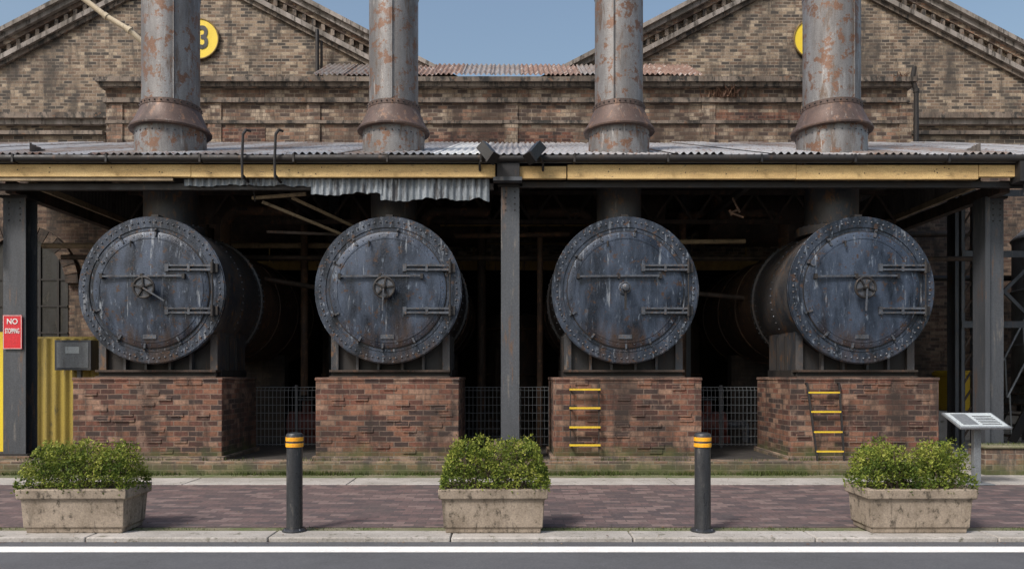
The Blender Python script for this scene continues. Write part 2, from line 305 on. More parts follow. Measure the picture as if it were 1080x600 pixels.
def boiler(i):
    cx=CX[i]; b=MB('boiler'); D=(0,1,0); o=(cx,YF,CZ)
    b.rev([(1.0,.004),(1.205,.004),(1.21,.009),(1.21,.045),(1.165,.05)],o,D,'face',96,cap0=False,cap1=False)
    b.rev([(1.165,.045),(1.165,1.9)],o,D,'bsteel',96,cap0=True)
    b.rev([(1.165,1.88),(1.2,1.885),(1.2,2.0),(1.12,2.005)],o,D,'bsteel',96,cap0=False,cap1=False)
    b.rev([(1.12,2.0),(1.12,6.6),(1.0,6.65)],o,D,'barrel',64)
    for k in (3.2,4.5,5.8): b.rev([(1.12,k),(1.14,k+.003),(1.14,k+.12),(1.12,k+.123)],o,D,'barrel',64,cap0=False,cap1=False)
    b.rev([(1.03,.01),(1.03,-.012),(1.19,-.012),(1.19,.006)],o,D,'face',96,cap0=False,cap1=False)
    b.rev([(1.01,.01),(1.01,-.006),(.955,-.006)],o,D,'face',96,cap0=False,cap1=False)
    b.rev([(1.031,.009),(1.005,.009)],o,D,'dark',96,cap0=False,cap1=False)
    b.rev([(.95,0),(.95,-.028),(.93,-.036),(.80,-.045),(.5,-.06),(.2,-.068),(.001,-.07)],o,D,'door',96,cap0=False,cap1=False)
    b.torus((cx,YF-.012,CZ),D,.956,.009,'dark',96,6)
    b.rev([(.862,-.040),(.862,-.0485),(.835,-.050),(.835,-.040)],o,D,'door',96,cap0=False,cap1=False)
    nd=(0,-1,0)
    for k in range(72):
        a=2*math.pi*(k+.3)/72; b.rivet((cx+1.12*math.cos(a),YF-.012,CZ+1.12*math.sin(a)),nd,.018,.018,'bolt')
    for k in range(40):
        a=2*math.pi*k/40; b.rivet((cx+.90*math.cos(a),YF-.038,CZ+.90*math.sin(a)),nd,.010,.012,'bolt')
    for yy,n in ((.10,72),(1.80,72),(1.94,72),(.95,60)):
        for k in range(n):
            a=2*math.pi*k/n; rr=1.165 if yy!=1.94 else 1.2
            e=Vector((math.cos(a),0,math.sin(a))); b.rivet(Vector((cx,YF+yy,CZ))+e*(rr-.002),e,.018,.018,'bolt')
    for dz in (.36,-.34):
        for q in (.035,-.035):
            b.prism([(cx+.27,CZ+dz+q-.012),(cx+1.02,CZ+dz+q-.018),(cx+1.02,CZ+dz+q+.018),(cx+.27,CZ+dz+q+.012)],YF-.095,YF-.055,'bolt')
        b.box(cx+.25,cx+.31,YF-.098,YF-.045,CZ+dz-.06,CZ+dz+.06,'bolt')
        b.box(cx+.62,cx+.66,YF-.098,YF-.045,CZ+dz-.06,CZ+dz+.06,'bolt')
        b.cyl((cx+1.02,YF-.075,CZ+dz-.09),(cx+1.02,YF-.075,CZ+dz+.09),.030,'dark',12)
        b.box(cx+.98,cx+1.10,YF-.06,YF+.0,CZ+dz-.07,CZ+dz+.07,'dark')
    b.cyl((cx+1.02,YF-.075,CZ-.5),(cx+1.02,YF-.075,CZ+.5),.012,'dark',8)
    b.beam((cx-.80,YF-.10,CZ+.215),(cx+.58,YF-.10,CZ+.225),.03,.03,'bolt')
    for xx in (-.78,-.12,.56): b.box(cx+xx-.022,cx+xx+.022,YF-.118,YF-.03,CZ+.18,CZ+.26,'dark')
    for a in (80,265,200,150,120,235,300):
        a=math.radians(a+U(-6,6)); e=Vector((math.cos(a),0,math.sin(a))); c=Vector((cx,YF-.042,CZ))
        b.beam(c+e*.88,c+e*1.01,.045,.03,'bolt'); b.rivet(c+e*.97+Vector((0,-.012,0)),nd,.02,.028,'dark')
    b.box(cx-.12,cx+.1,YF-.06,YF-.04,CZ-.80,CZ-.73,'bolt')
    wx,wz=cx-.03,CZ+.02
    b.cyl((wx,YF-.05,wz),(wx,YF-.26,wz),.04,'dark',14)
    b.rev([(.10,0),(.10,-.03),(.07,-.05)],(wx,YF-.06,wz),D,'door',24)
    if i!=2:
        b.torus((wx,YF-.22,wz),D,.165,.020,'dark',32,8)
        b.rev([(.145,0),(.145,.018)],(wx,YF-.22,wz),D,'bolt',28)
        for k in range(5):
            a=2*math.pi*k/5+.4+i; b.beam((wx,YF-.235,wz),(wx+.16*math.cos(a),YF-.235,wz+.16*math.sin(a)),.024,.024,'dark')
        b.rivet((wx,YF-.24,wz),nd,.05,.06,'dark')
        b.beam((wx,YF-.28,wz),(wx+(.36 if i<1 else -.02),YF-.28,wz-(.22 if i<1 else .38)),.024,.024,'bolt')
    else:
        b.beam((wx,YF-.22,wz+.06),(wx,YF-.22,wz-.36),.032,.03,'dark'); b.rivet((wx,YF-.24,wz),nd,.07,.05,'bolt')
        b.torus((wx,YF-.2,wz),D,.085,.014,'bolt',20,6)
    b.tube([(cx-.3,YF-.02,CZ+.78),(cx-.3,YF-.1,CZ+.78),(cx-.3,YF-.1,CZ+.7)],.016,'dark')
    b.box(cx-.06,cx+.06,YF+.1,YF+.3,CZ+1.16,CZ+1.26,'dark')
    # saddle
    for y0 in (YF+.30,YF+1.55):
        poly=[(cx-.93,1.68),(cx+.93,1.68),(cx+.93,CZ-.70)]
        for k in range(17):
            a=math.radians(-37-106*k/16); poly.append((cx+1.175*math.cos(a),CZ+1.175*math.sin(a)))
        poly.append((cx-.93,CZ-.70)); b.prism(poly,y0,y0+.05,'dark')
    for sx in (-1,1):
        b.box(cx+sx*.93-.03,cx+sx*.93+.03,YF+.28,YF+1.62,1.68,CZ-.66,'bsteel')
        b.box(cx+sx*.93-.06,cx+sx*.93+.06,YF+.22,YF+.279,1.68,CZ-.72,'bsteel')
        for yy in (.7,1.1): b.box(cx+sx*.93-.07,cx+sx*.93+.07,YF+yy,YF+yy+.03,1.68,CZ-.72,'dark')
    for xx in (-.55,-.2,.2,.55):
        b.box(cx+xx-.02,cx+xx+.02,YF+.20,YF+.299,1.68,CZ-1.17*math.cos(math.asin(abs(xx)/1.17))+.02,'bsteel')
    b.box(cx-1.0,cx+1.0,YF+.12,YF+.36,1.645,1.68,'iron'); b.box(cx-1.0,cx+1.0,YF+.12,YF+.36,1.556,1.58,'iron')
    b.box(cx-.98,cx+.98,YF+.2,YF+.26,1.58,1.645,'dark')
    b.box(cx-1.0,cx+1.0,YF+1.3,YF+1.58,1.556,1.68,'dark')
    for sx in (-1,1): b.box(cx+sx*.93-.08,cx+sx*.93+.08,YF+.362,YF+1.298,1.556,1.679,'dark')
    b.box(cx-.8,cx+.8,YF+4.6,YF+4.9,.2,CZ-.95,'walldark')
    return b.build()
for i in range(4): boiler(i)

SX=[-6.0,-2.08,1.88,5.62]; SR=[.475,.428,.42,.475]
def stack(i):
    x,r=SX[i],SR[i]; s=MB('chimney_stack'); o=(x,13.35,0); D=(0,0,1)
    s.rev([(r+.12,4.02),(r+.12,4.16),(r-.03,4.2),(r-.03,5.35)],o,D,'bsteel',40)
    for k in range(28):
        a=2*math.pi*k/28; e=Vector((math.cos(a),math.sin(a),0)); s.rivet(Vector((x,13.35,4.16))+e*(r+.07),(0,0,1),.02,.03,'bolt')
    s.rev([(r+.11,5.2),(r+.11,5.84)],o,D,'stack',48)
    s.rev([(r+.11,5.83),(r+.20,5.835),(r+.205,5.86),(r+.195,5.875),(r+.13,5.97),(r+.03,6.2),(r+.01,6.24)],o,D,'skirt',48)
    s.rev([(r+.012,6.2),(r+.03,6.22),(r+.03,6.30),(r+.003,6.31)],o,D,'skirt',48,cap0=False,cap1=False)
    z=6.25
    seg=[2.0,1.95,2.1,2.0,2.0,2.0]
    for k,L in enumerate(seg):
        rr=r-(.004 if k%2 else 0); s.rev([(rr,z),(rr,z+L)],o,D,'stack',48,cap0=False,cap1=(k==5))
        s.rev([(rr-.01,z+L-.05),(r+.010,z+L-.045),(r+.010,z+L+.045),(rr-.01,z+L+.05)],o,D,'stack',48,cap0=False,cap1=False)
        for q in range(40):
            a=2*math.pi*q/40; e=Vector((math.cos(a),math.sin(a),0))
            s.rivet(Vector((x,13.35,z+L))+e*(r+.008),e,.013,.012,'skirt')
        a=math.radians(-60-(40*k+25*i)%70); e=Vector((math.cos(a),math.sin(a),0))
        s.beam(Vector((x,13.35,z+.05))+e*r,Vector((x,13.35,z+L-.05))+e*r,.07,.012,'stack')
        z+=L
    for q in range(30):
        a=2*math.pi*q/30; e=Vector((math.cos(a),math.sin(a),0)); s.rivet(Vector((x,13.35,6.26))+e*(r+.03),e,.016,.016,'dark')
        s.rivet(Vector((x,13.35,5.74))+e*(r+.11),e,.014,.014,'bolt')
    return s.build()
for i in range(4): stack(i)

# ---------------------------------------------------------------- canopy
SL=(7.675-5.14)/7.7
XL,XR=-13.0,10.6  # left end stretched out of view to block sun from the left
def rz(y): return 5.14+(y-12.3)*SL
c=MB('corrugated_canopy_roof')
v=Vector((0,1,SL)).normalized(); L=math.hypot(7.65,7.65*SL)
x=XL; k=0
while x<XR-.1:
    k+=1; mat=random.choice(['galv','galv','galvold','sheet' if -1.8<x<1.8 else 'galv'])
    if -1.6<x<-.6: mat='sheet'
    dz=U(-.012,.012)+(.012 if k%2 else 0); lo=U(-.05,.05)
    c.corr((x,12.18+lo,rz(12.18+lo)+.03+dz),(1,0,0),v,.84,L-lo-.02,mat,period=.12,amp=.022,nv=2); x+=.78
for x in [k*1.28-12.8 for k in range(19)]:
    c.beam((x,12.4,rz(12.4)-.10),(x,19.85,rz(19.85)-.10),.07,.14,'dark')
for y in (12.9,14.0,15.3,16.8,18.3): c.box(XL,XR,y-.05,y+.05,rz(y)-.34,rz(y)-.19,'dark')
c.box(XL,XR,19.55,19.8,7.0,7.25,'dark')
for x in (-8.35,0.0,8.2): c.box(x-.08,x+.08,12.62,19.8,4.62,4.82,'iron')
for x in (-4.0,4.0): c.box(x-.05,x+.05,12.6,19.8,4.75,4.85,'dark')
c.build(recalc=False)
f=MB('timber_fascia')
for x0,x1,z0,z1 in ((XL,-5.2,4.80,5.0),(-5.195,-.27,4.795,4.998),(.12,.88,4.77,4.97),(.9,4.6,4.765,4.995),(4.605,7.55,4.76,4.99),(7.56,XR,4.80,4.99)):
    f.box(x0,x1,12.28,12.36,z0,z1,'fascia')
f.box(XL,-5.5,12.30,12.35,4.74,4.792,'fascia2'); f.box(.12,XR,12.42,12.5,4.66,4.76,'dark')
f.box(XL,-.3,12.42,12.5,4.62,4.73,'dark')
for k in range(30):
    x=U(-9,9)
    f.rivet((x,12.28,U(4.84,4.95)),(0,-1,0),.012,.008,'dark')
f.build(.006)
f=MB('roof_gutter')
f.rev([(.062,0),(.062,XR-XL)],(XL,12.2,5.075),(1,0,0),'dark',12)
for x in [k*1.5-12.5 for k in range(16)]: f.box(x-.015,x+.015,12.13,12.28,5.0,5.13,'dark')
f.box(XL,XR,12.24,12.28,5.02,5.12,'greymetal')
f.build()
f=MB('hanging_fibreglass_sheet')
f.corr((-5.35,12.385,4.79),(1,0,0),(0,0,-1),2.1,.11,'fibre',period=.11,amp=.018,nv=2,ragged=.05)
f.corr((-3.28,12.375,4.79),(1,0,0),(0,0,-1),1.15,.25,'fibre',period=.11,amp=.018,nv=2,ragged=.08)
f.corr((-2.15,12.39,4.79),(1,0,0),(0,0,-1),1.78,.34,'fibre',period=.11,amp=.018,nv=2,ragged=.09)
f.build(recalc=False)
for X,Yr in ((7.72,17.2),(-7.95,17.2)):
    f=MB('corrugated_side_cladding')
    f.corr((X,12.5,4.80),(0,1,0),(0,0,1),Yr-12.5,.62,'galvdark',period=.12,amp=.018,nv=1)
    f.box(X-.03,X+.03,12.52,Yr,4.70,4.80,'fascia2'); f.build(recalc=False)

def post(x,y,z0,z1,w=.30,foot=True):
    p=MB('steel_post'); 
    p.box(x-w/2,x+w/2,y-.16,y-.14,z0,z1,'post'); p.box(x-w/2,x+w/2,y+.14,y+.16,z0,z1,'post'); p.box(x-.012,x+.012,y-.14,y+.14,z0,z1,'post')
    if foot:
        p.box(x-w/2-.07,x+w/2+.07,y-.22,y+.22,z0,z0+.03,'dark'); p.box(x-w/2-.12,x+w/2+.12,y-.26,y+.26,.19,z0-.001,'plinth')
    p.box(x-w/2-.05,x+w/2+.05,y-.2,y+.2,z1-.02,z1+.02,'dark')
    for k in range(4): 
        p.rivet((x-w/4,y-.16,z1-.1-.1*k),(0,-1,0),.014,.012,'dark'); p.rivet((x+w/4,y-.16,z1-.1-.1*k),(0,-1,0),.014,.012,'dark')
    return p
p=post(-.03,12.62,.50,4.70); p.box(-.24,.12,12.2,12.27,4.78,5.0,'dark'); p.box(-.30,.16,12.2,12.37,4.72,4.78,'post'); p.build()
p=post(-8.39,12.95,.24,4.60,w=.38); p.build()
p=post(8.33,13.2,.30,4.64,w=.24); p.box(8.08,8.16,12.95,13.3,.2,4.64,'post'); p.box(8.14,8.50,12.15,12.4,4.70,5.02,'dark')
p.beam((8.32,12.22,4.5),(8.32,12.22,5.05),.12,.10,'post'); p.build()
p=post(9.95,17.0,.05,6.0,w=.22,foot=False); p.build()
p=post(-4.1,17.6,.2,6.5,w=.22,foot=False); p.build()
p=post(4.0,17.6,.2,6.5,w=.22,foot=False); p.build()

for x,s in ((-.42,-1),(.40,1)):
    f=MB('floodlight')
    c0=Vector((x,12.02,5.12)); 
    f.beam(c0+Vector((-.11*s,-.05,-.10)),c0+Vector((.05*s,.03,.11)),.20,.16,'black')
    f.beam(c0+Vector((-.13*s,-.06,-.12)),c0+Vector((-.11*s,-.05,-.10)),.23,.19,'dark')
    f.tube([(x+.05*s,12.1,5.08),(x+.1*s,12.2,4.98),(x+.1*s,12.27,4.9)],.02,'black'); f.build()

for x in (-4.30,-3.78):
    f=MB('hoist_hook_pipe')
    f.tube([(x,12.1,4.72),(x,12.08,5.0),(x+.02,12.07,5.42),(x+.06,12.1,5.50),(x+.10,12.16,5.50)],.022,'dark')
    f.tube([(x,12.1,4.78),(x,12.4,4.74)],.022,'dark'); f.build()
f=MB('hanging_timber_frame')
f.beam((-4.35,12.7,4.55),(-3.45,12.7,4.62),.05,.05,'fascia2'); f.beam((-4.2,12.75,4.50),(-2.9,13.6,4.05),.04,.045,'fascia2')
f.beam((-3.7,12.75,4.57),(-2.55,13.6,4.12),.04,.045,'fascia2'); f.beam((-4.3,13.3,4.1),(-2.4,13.7,4.10),.045,.045,'iron')
f.tube([(-4.3,12.6,4.75),(-4.3,12.7,4.5)],.015,'dark'); f.build()

# ---------------------------------------------------------------- interior machinery
w=MB('walkway_with_handrail')
w.box(-7.4,9,17.9,18.9,4.1,4.18,'dark')
for z,r in ((5.15,.022),(4.68,.02)): w.tube([(-7.4,17.85,z),(9,17.85,z)],r,'ydull')
w.box(-7.4,9,17.8,17.86,4.05,4.26,'ydull')
for k in range(11): w.tube([(-7.3+k*1.6,17.85,4.2),(-7.3+k*1.6,17.85,5.15)],.02,'ydull')
w.build()
def pipe(name,pts,r,mat,n=12):
    q=MB(name); q.tube(pts,r,mat,n)
    for a in pts[1:-1]: q.rev([(r*1.25,-.05),(r*1.25,.05)],a,(Vector(pts[1])-Vector(pts[0])),mat,12)
    return q.build()
def arcpipe(name,c,rad,a0,a1,r,mat,y,ext0=0,ext1=0):
    pts=[]
    for k in range(11):
        a=math.radians(a0+(a1-a0)*k/10); pts.append((c[0]+rad*math.cos(a),y,c[1]+rad*math.sin(a)))
    if ext1: pts.append((pts[-1][0],y,pts[-1][2]+ext1))
    if ext0: pts.insert(0,(pts[0][0],y,pts[0][2]+ext0))
    q=MB(name); q.tube(pts,r,mat,14)
    for p in (pts[0],pts[-1]): q.rev([(r*1.5,-.03),(r*1.5,.03)],p,(0,0,1),'iron',16)
    q.build()
for i,cx in enumerate(CX):
    sd=1 if i<2 else -1
    arcpipe('riser_pipe',(cx+sd*.62,4.5),.33,180 if sd>0 else 0,90,.10,'barrel',14.9+.1*i,ext0=-.7)
    pipe('riser_pipe',[(cx+sd*.62,14.9+.1*i,4.83),(cx+sd*1.5,15.0+.1*i,4.83),(cx+sd*1.55,15.6,5.3)],.10,'barrel')
    q=MB('steam_drum_valve'); q.cyl((cx-sd*.35,15.6,4.0),(cx-sd*.35,15.6,4.6),.13,'iron',14); q.rev([(.22,0),(.22,.05)],(cx-sd*.35,15.6,4.3),(0,0,1),'barrel',18)
    q.torus((cx-sd*.35,15.6,4.75),(0,0,1),.16,.02,'iron',18,6); q.cyl((cx-sd*.35,15.6,4.6),(cx-sd*.35,15.6,4.76),.03,'iron'); q.build()
    q=MB('steam_drum'); q.rev([(.2,-.25),(.55,-.15),(.6,0),(.6,2.6),(.55,2.75),(.2,2.85)],(cx-1.3,16.9,5.15-.1*(i%2)),(1,0,0),'iron',32); q.build()
pipe('steam_pipe',[(-10,16.2,4.35),(-3.0,16.2,4.35)],.06,'fascia2')
pipe('steam_pipe',[(-9,15.2,3.95),(9.5,15.4,3.95)],.05,'iron')
pipe('steam_pipe',[(2.9,14.6,4.15),(4.5,14.7,4.18)],.045,'fascia2')
pipe('steam_pipe',[(-7,19,5.6),(9,19,5.6)],.12,'iron')
pipe('steam_pipe',[(-1.5,16.0,4.75),(1.6,16.0,4.75)],.03,'ydull')
pipe('steam_pipe',[(-1.1,14.8,4.3),(1.1,14.8,4.34)],.05,'barrel')
pipe('steam_pipe',[(.55,14.9,.2),(.55,14.9,4.3)],.06,'barrel')
pipe('steam_pipe',[(-.65,16.2,.2),(-.65,16.2,4.75)],.09,'iron')
pipe('steam_pipe',[(3.55,15.8,.2),(3.55,15.8,4.9),(4.6,15.8,5.0)],.08,'barrel')
pipe('steam_pipe',[(-4.35,15.9,1.2),(-4.35,15.9,4.8)],.08,'barrel')
pipe('steam_pipe',[(-4.9,15.1,3.5),(-3.0,15.3,3.2)],.05,'iron')
pipe('steam_pipe',[(3.0,15.3,3.3),(4.9,15.1,3.1)],.05,'iron')
pipe('steam_pipe',[(3.75,12.9,4.6),(3.85,12.9,4.4),(3.72,12.9,4.35),(3.9,12.8,4.25)],.018,'barrel')
t=MB('lattice_roof_truss')
for z in (4.62,5.2): t.box(-7.6,7.6,15.0,15.08,z-.04,z+.04,'iron')
for k in range(19):
    x=-7.6+.8*k; t.beam((x,15.04,4.62),(x+.4,15.04,5.2),.03,.05,'iron'); t.beam((x+.4,15.04,5.2),(x+.8,15.04,4.62),.03,.05,'iron')
t.build()
for x in (-3.95,0.05,3.9):
    q=MB('feedwater_tank'); q.rev([(.75,0),(.75,2.6),(.6,2.85),(.1,2.95)],(x,18.9,.2),(0,0,1),'iron',32)
    for z in (.5,1.6,2.7): q.torus((x,18.9,z),(0,0,1),.76,.03,'barrel',32,6)
    q.tube([(x-.4,18.0,.2),(x-.4,18.0,2.2),(x-.4,18.6,2.6)],.06,'iron'); q.build()
for x,y in ((-4.3,15.9),(4.1,15.9)):
    q=MB('valve_machine'); q.cyl((x-.35,y,.55),(x+.35,y,.55),.28,'redmach',20); q.box(x-.4,x+.4,y-.25,y+.25,.196,.34,'redmach')
    q.cyl((x,y,.7),(x,y,1.05),.09,'redmach',14); q.torus((x,y,1.08),(0,0,1),.17,.02,'bolt',20,6); q.tube([(x+.3,y,.55),(x+.8,y,.55),(x+.8,y,.2)],.07,'bolt'); q.build()

for x0,x1 in ((-5.25,-3.0),(-1.05,.85),(2.9,5.1)):
    f=MB('wire_mesh_fence'); y=14.5; n=int((x1-x0)/.075)
    for k in range(n+1):
        x=x0+k*(x1-x0)/n
        f.tube([(x,y,.25),(x,y,1.30),(x,y+.05,1.36)],.0055,'greymetal',4)
    for z in (.27,.42,.57,.72,.87,1.02,1.17,1.30): f.tube([(x0,y-.006,z),(x1,y-.006,z)],.006,'greymetal',4)
    f.tube([(x0,y+.05,1.36),(x1,y+.05,1.36)],.008,'greymetal',4)
    for x in (x0,(x0+x1)/2,x1): f.box(x-.025,x+.025,y,y+.05,.2,1.4,'post')
    f.build()

f=MB('yellow_corrugated_fence')
f.box(-9.40,-9.28,13.85,13.97,.2,2.38,'signyellow')
f.corr((-9.28,13.95,.28),(1,0,0),(0,0,1),1.95,1.98,'yfence',period=.17,amp=.03)
f.box(-9.27,-7.33,13.98,14.02,2.24,2.30,'yfence'); f.box(-9.27,-7.33,13.98,14.02,.26,.32,'yfence')
f.build(recalc=False)
f=MB('electrical_cabinet'); f.box(-8.20,-7.55,13.6,13.85,1.68,2.22,'post'); f.box(-8.16,-7.59,13.59,13.6,1.72,2.18,'greymetal'); f.box(-8.0,-7.75,13.583,13.589,1.98,2.1,'panel')
f.box(-7.95,-7.88,13.86,13.92,.2,1.9,'greymetal'); f.build(.01)

s=MB('no_stopping_sign'); s.box(-8.56,-8.24,12.755,12.765,2.03,2.60,'red'); s.box(-8.42,-8.38,12.765,12.79,2.1,2.5,'greymetal')
for a in ((-8.553,-8.547,2.035,2.595),(-8.253,-8.247,2.035,2.595),(-8.546,-8.254,2.035,2.041),(-8.546,-8.254,2.589,2.595)): s.box(a[0],a[1],12.751,12.7545,a[2],a[3],'white')
so=s.build()
text('sign_text_no','NO',.12,(-8.40,12.75,2.49),'white',so,bold=.001,sy=1.1)
text('sign_text_stopping','STOPPING',.056,(-8.40,12.75,2.33),'white',so,bold=.0006,sx=.93,sy=2.1)

l=MB('yellow_rung_ladder')
for z in (1.36,1.06,.75,.46):
    l.box(.93,1.43,12.26,12.30,z-.015,z+.015,'yellow')
    for x in (.95,1.41): l.box(x-.012,x+.012,12.30,12.41,z-.012,z+.012,'dark')
l.tube([(1.41,12.31,.35),(1.41,12.31,1.45)],.010,'dark',6); l.tube([(.95,12.31,.5),(.95,12.31,1.42)],.008,'dark',6); l.build()
l=MB('steel_ladder')
a0,a1=Vector((4.93,12.24,.212)),Vector((4.80,12.34,1.46)); b0,b1=Vector((5.36,12.24,.212)),Vector((5.32,12.34,1.46))
l.beam(a0,a1,.022,.03,'dark'); l.beam(b0,b1,.022,.03,'dark')
for t in (.12,.37,.63,.88): l.beam(a0.lerp(a1,t),b0.lerp(b1,t),.024,.026,'yellow')
l.beam(a1,a1+Vector((0,.08,.0)),.03,.03,'dark'); l.beam(b1,b1+Vector((0,.08,0)),.03,.03,'dark'); l.build()

# ---------------------------------------------------------------- workshop building
B=MB('brick_workshop_building')
B.box(-10.7,10.4,20.0,20.6,6.9,8.74,'wallred')
B.box(-10.74,10.44,19.90,20.6,8.742,8.86,'stone'); B.box(-10.70,10.40,19.97,20.6,8.862,9.12,'wallred')
B.box(-10.80,10.50,19.80,20.65,9.122,9.22,'stone'); B.box(-10.85,10.55,19.72,20.7,9.222,9.34,'stone')
B.box(-10.70,10.40,19.94,20.0,8.20,8.28,'stone')
for x in [k*2.6-10.6 for k in range(9)]: B.box(x,x+.35,19.955,20.0,6.9,8.74,'wallred')
for x0,x1,z0,z1 in ((-2.2,1.6,7.55,8.0),(5.2,8.6,8.29,8.5),(-9.6,-6.5,7.7,8.1)): B.box(x0,x1,19.985,20.0,z0,z1,'pier')
for k in range(26):
    x=-10.5+.8*k; B.box(x,x+U(.3,.7),19.76,20.5,9.341,9.345+U(.0,.035),'stone')
B.box(-26,26,24.0,24.6,5,9.499,'wall')
def gable(cx,xa,xb):
    s=.52; A=15.2; lo=9.5
    poly=[(xa,lo),(xb,lo),(xb,A-s*abs(xb-cx)),(cx,A),(xa,A-s*abs(xa-cx))]
    B.prism(poly,24.0,24.6,'wall')
    for sg,xe in ((-1,xa),(1,xb)):
        def band(d0,d1,y0,y1,mat):
            pts=[(cx,A+d0),(xe,A-s*abs(xe-cx)+d0),(xe,A-s*abs(xe-cx)+d1),(cx,A+d1)]
            B.prism(pts,y0,y1,mat)
        band(.02,.16,23.62,24.8,'coping'); band(-.14,.018,23.74,24.0,'coping'); band(-.30,-.142,23.86,24.0,'wallred')
        band(-.72,-.56,23.80,24.0,'coping'); band(-.86,-.722,23.90,24.0,'stone')
        nn=int(abs(xe-cx)/.3)
        for k in range(nn):
            x=cx+sg*(.15+.3*k); z=A-s*abs(x-cx); B.prism([(x-.06,z-.52),(x+.06,z-.52),(x+.06,z-.31),(x-.06,z-.31)],23.88,24.0,'stone')
    for sg,xe in ((-1,xa),(1,xb)):
        ze=A-s*abs(xe-cx)
        B.add([(cx,24.6,A+.02),(xe,24.6,ze+.02),(xe,60,ze+.02),(cx,60,A+.02)],[(0,1,2,3)],'galvold')
gable(-10.3,-20.6,-.40); gable(9.52,-.38,19.8)
for x0,x1 in ((-26,-10.0),(10.0,26)):
    B.box(x0,x1,23.7,24.0,9.62,9.80,'stone'); B.box(x0,x1,23.82,24.0,9.46,9.62,'coping'); B.box(x0,x1,23.9,24.0,9.2,9.26,'stone')
B.box(-5.4,5.1,22.4,22.8,8.0,10.18,'wallred')
B.box(-5.6,5.3,22.15,23.2,10.10,10.18,'fascia2')
for k in range(14): B.box(-5.5+.8*k,-5.42+.8*k,22.05,22.4,9.98,10.099,'iron')
vv=Vector((0,1,.55)).normalized()
x=-5.75
while x<5.3:
    B.corr((x,21.85,10.22+U(0,.03)),(1,0,0),vv,.92,2.3,random.choice(['rustroof','rustroof','galvold']),period=.15,amp=.03,nv=1); x+=.86
B.box(-5.7,5.35,21.9,21.94,10.06,10.2,'fascia2')
B.box(-10.6,10.3,20.6,24.0,8.0,8.2,'stone')
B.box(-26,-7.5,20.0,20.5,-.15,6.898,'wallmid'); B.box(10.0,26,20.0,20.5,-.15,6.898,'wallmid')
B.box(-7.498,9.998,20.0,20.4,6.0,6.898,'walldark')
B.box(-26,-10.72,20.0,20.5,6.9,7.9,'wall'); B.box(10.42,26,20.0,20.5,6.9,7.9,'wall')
B.box(-26,-10.75,19.9,20.55,7.901,8.0,'stone'); B.box(10.5,26,19.9,20.55,7.901,8.0,'stone')
for x0,x1 in ((-26,-10.75),(10.5,26)):
    B.add([(x0,20.55,8.01),(x1,20.55,8.01),(x1,24,8.6),(x0,24,8.6)],[(0,1,2,3)],'galvold')
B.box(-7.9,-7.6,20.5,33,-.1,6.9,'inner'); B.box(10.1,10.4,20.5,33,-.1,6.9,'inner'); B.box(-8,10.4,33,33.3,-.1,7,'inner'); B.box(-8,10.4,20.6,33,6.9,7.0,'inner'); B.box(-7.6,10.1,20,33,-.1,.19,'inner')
B.box(-26.4,-26,20,60,-.15,6.9,'walldark'); B.box(26,26.4,20,60,-.15,6.9,'walldark')
def arch(cx,zs,w,z0):
    r=w/2; n=18
    for k in range(n):
        a0=math.pi*k/n; a1=math.pi*(k+.92)/n
        pts=[(cx+r*math.cos(a0),zs+r*math.sin(a0)),(cx+(r+.34)*math.cos(a0),zs+(r+.34)*math.sin(a0)),(cx+(r+.34)*math.cos(a1),zs+(r+.34)*math.sin(a1)),(cx+r*math.cos(a1),zs+r*math.sin(a1))]
        B.prism(pts,19.86,20.0,'wallmid' if k%2 else 'walldark')
    pts=[(cx+r,z0)]+[(cx+r*math.cos(math.pi*k/20),zs+r*math.sin(math.pi*k/20)) for k in range(21)]+[(cx-r,z0)]
    B.prism(pts,19.985,19.999,'glass')
    for k in range(-2,3): B.box(cx+k*r/2.5-.025,cx+k*r/2.5+.025,19.95,19.984,z0,zs+r*.9*math.sqrt(max(0,1-(k/2.5)**2)),'dark')
    for k in range(5): z=z0+.1+(zs-z0)*k/4; B.box(cx-r,cx+r,19.955,19.983,z-.02,z+.02,'dark')
    B.box(cx-r-.1,cx+r+.1,19.88,20.0,z0-.15,z0,'stone')
arch(-12.9,4.0,2.4,1.2); arch(-9.4,4.0,2.0,1.6); arch(15.6,3.2,2.0,1.0)
Bo=B.build(recalc=False)
bm=bmesh.new(); bm.from_mesh(Bo.data); bmesh.ops.recalc_face_normals(bm,faces=bm.faces[:]); bm.to_mesh(Bo.data); bm.free()

for k,cx in enumerate((-9.88,9.52)):
    s=MB('round_number_sign'); s.rev([(.63,0),(.63,.05)],(cx,23.90,12.17),(0,1,0),'signyellow',48); s.torus((cx,23.90,12.17),(0,1,0),.63,.025,'ydull',48,6)
    so=s.build()
    if k==0: text('sign_numeral','3',1.0,(cx+.15,23.885,12.17),'black',so,bold=.02,sx=.8)

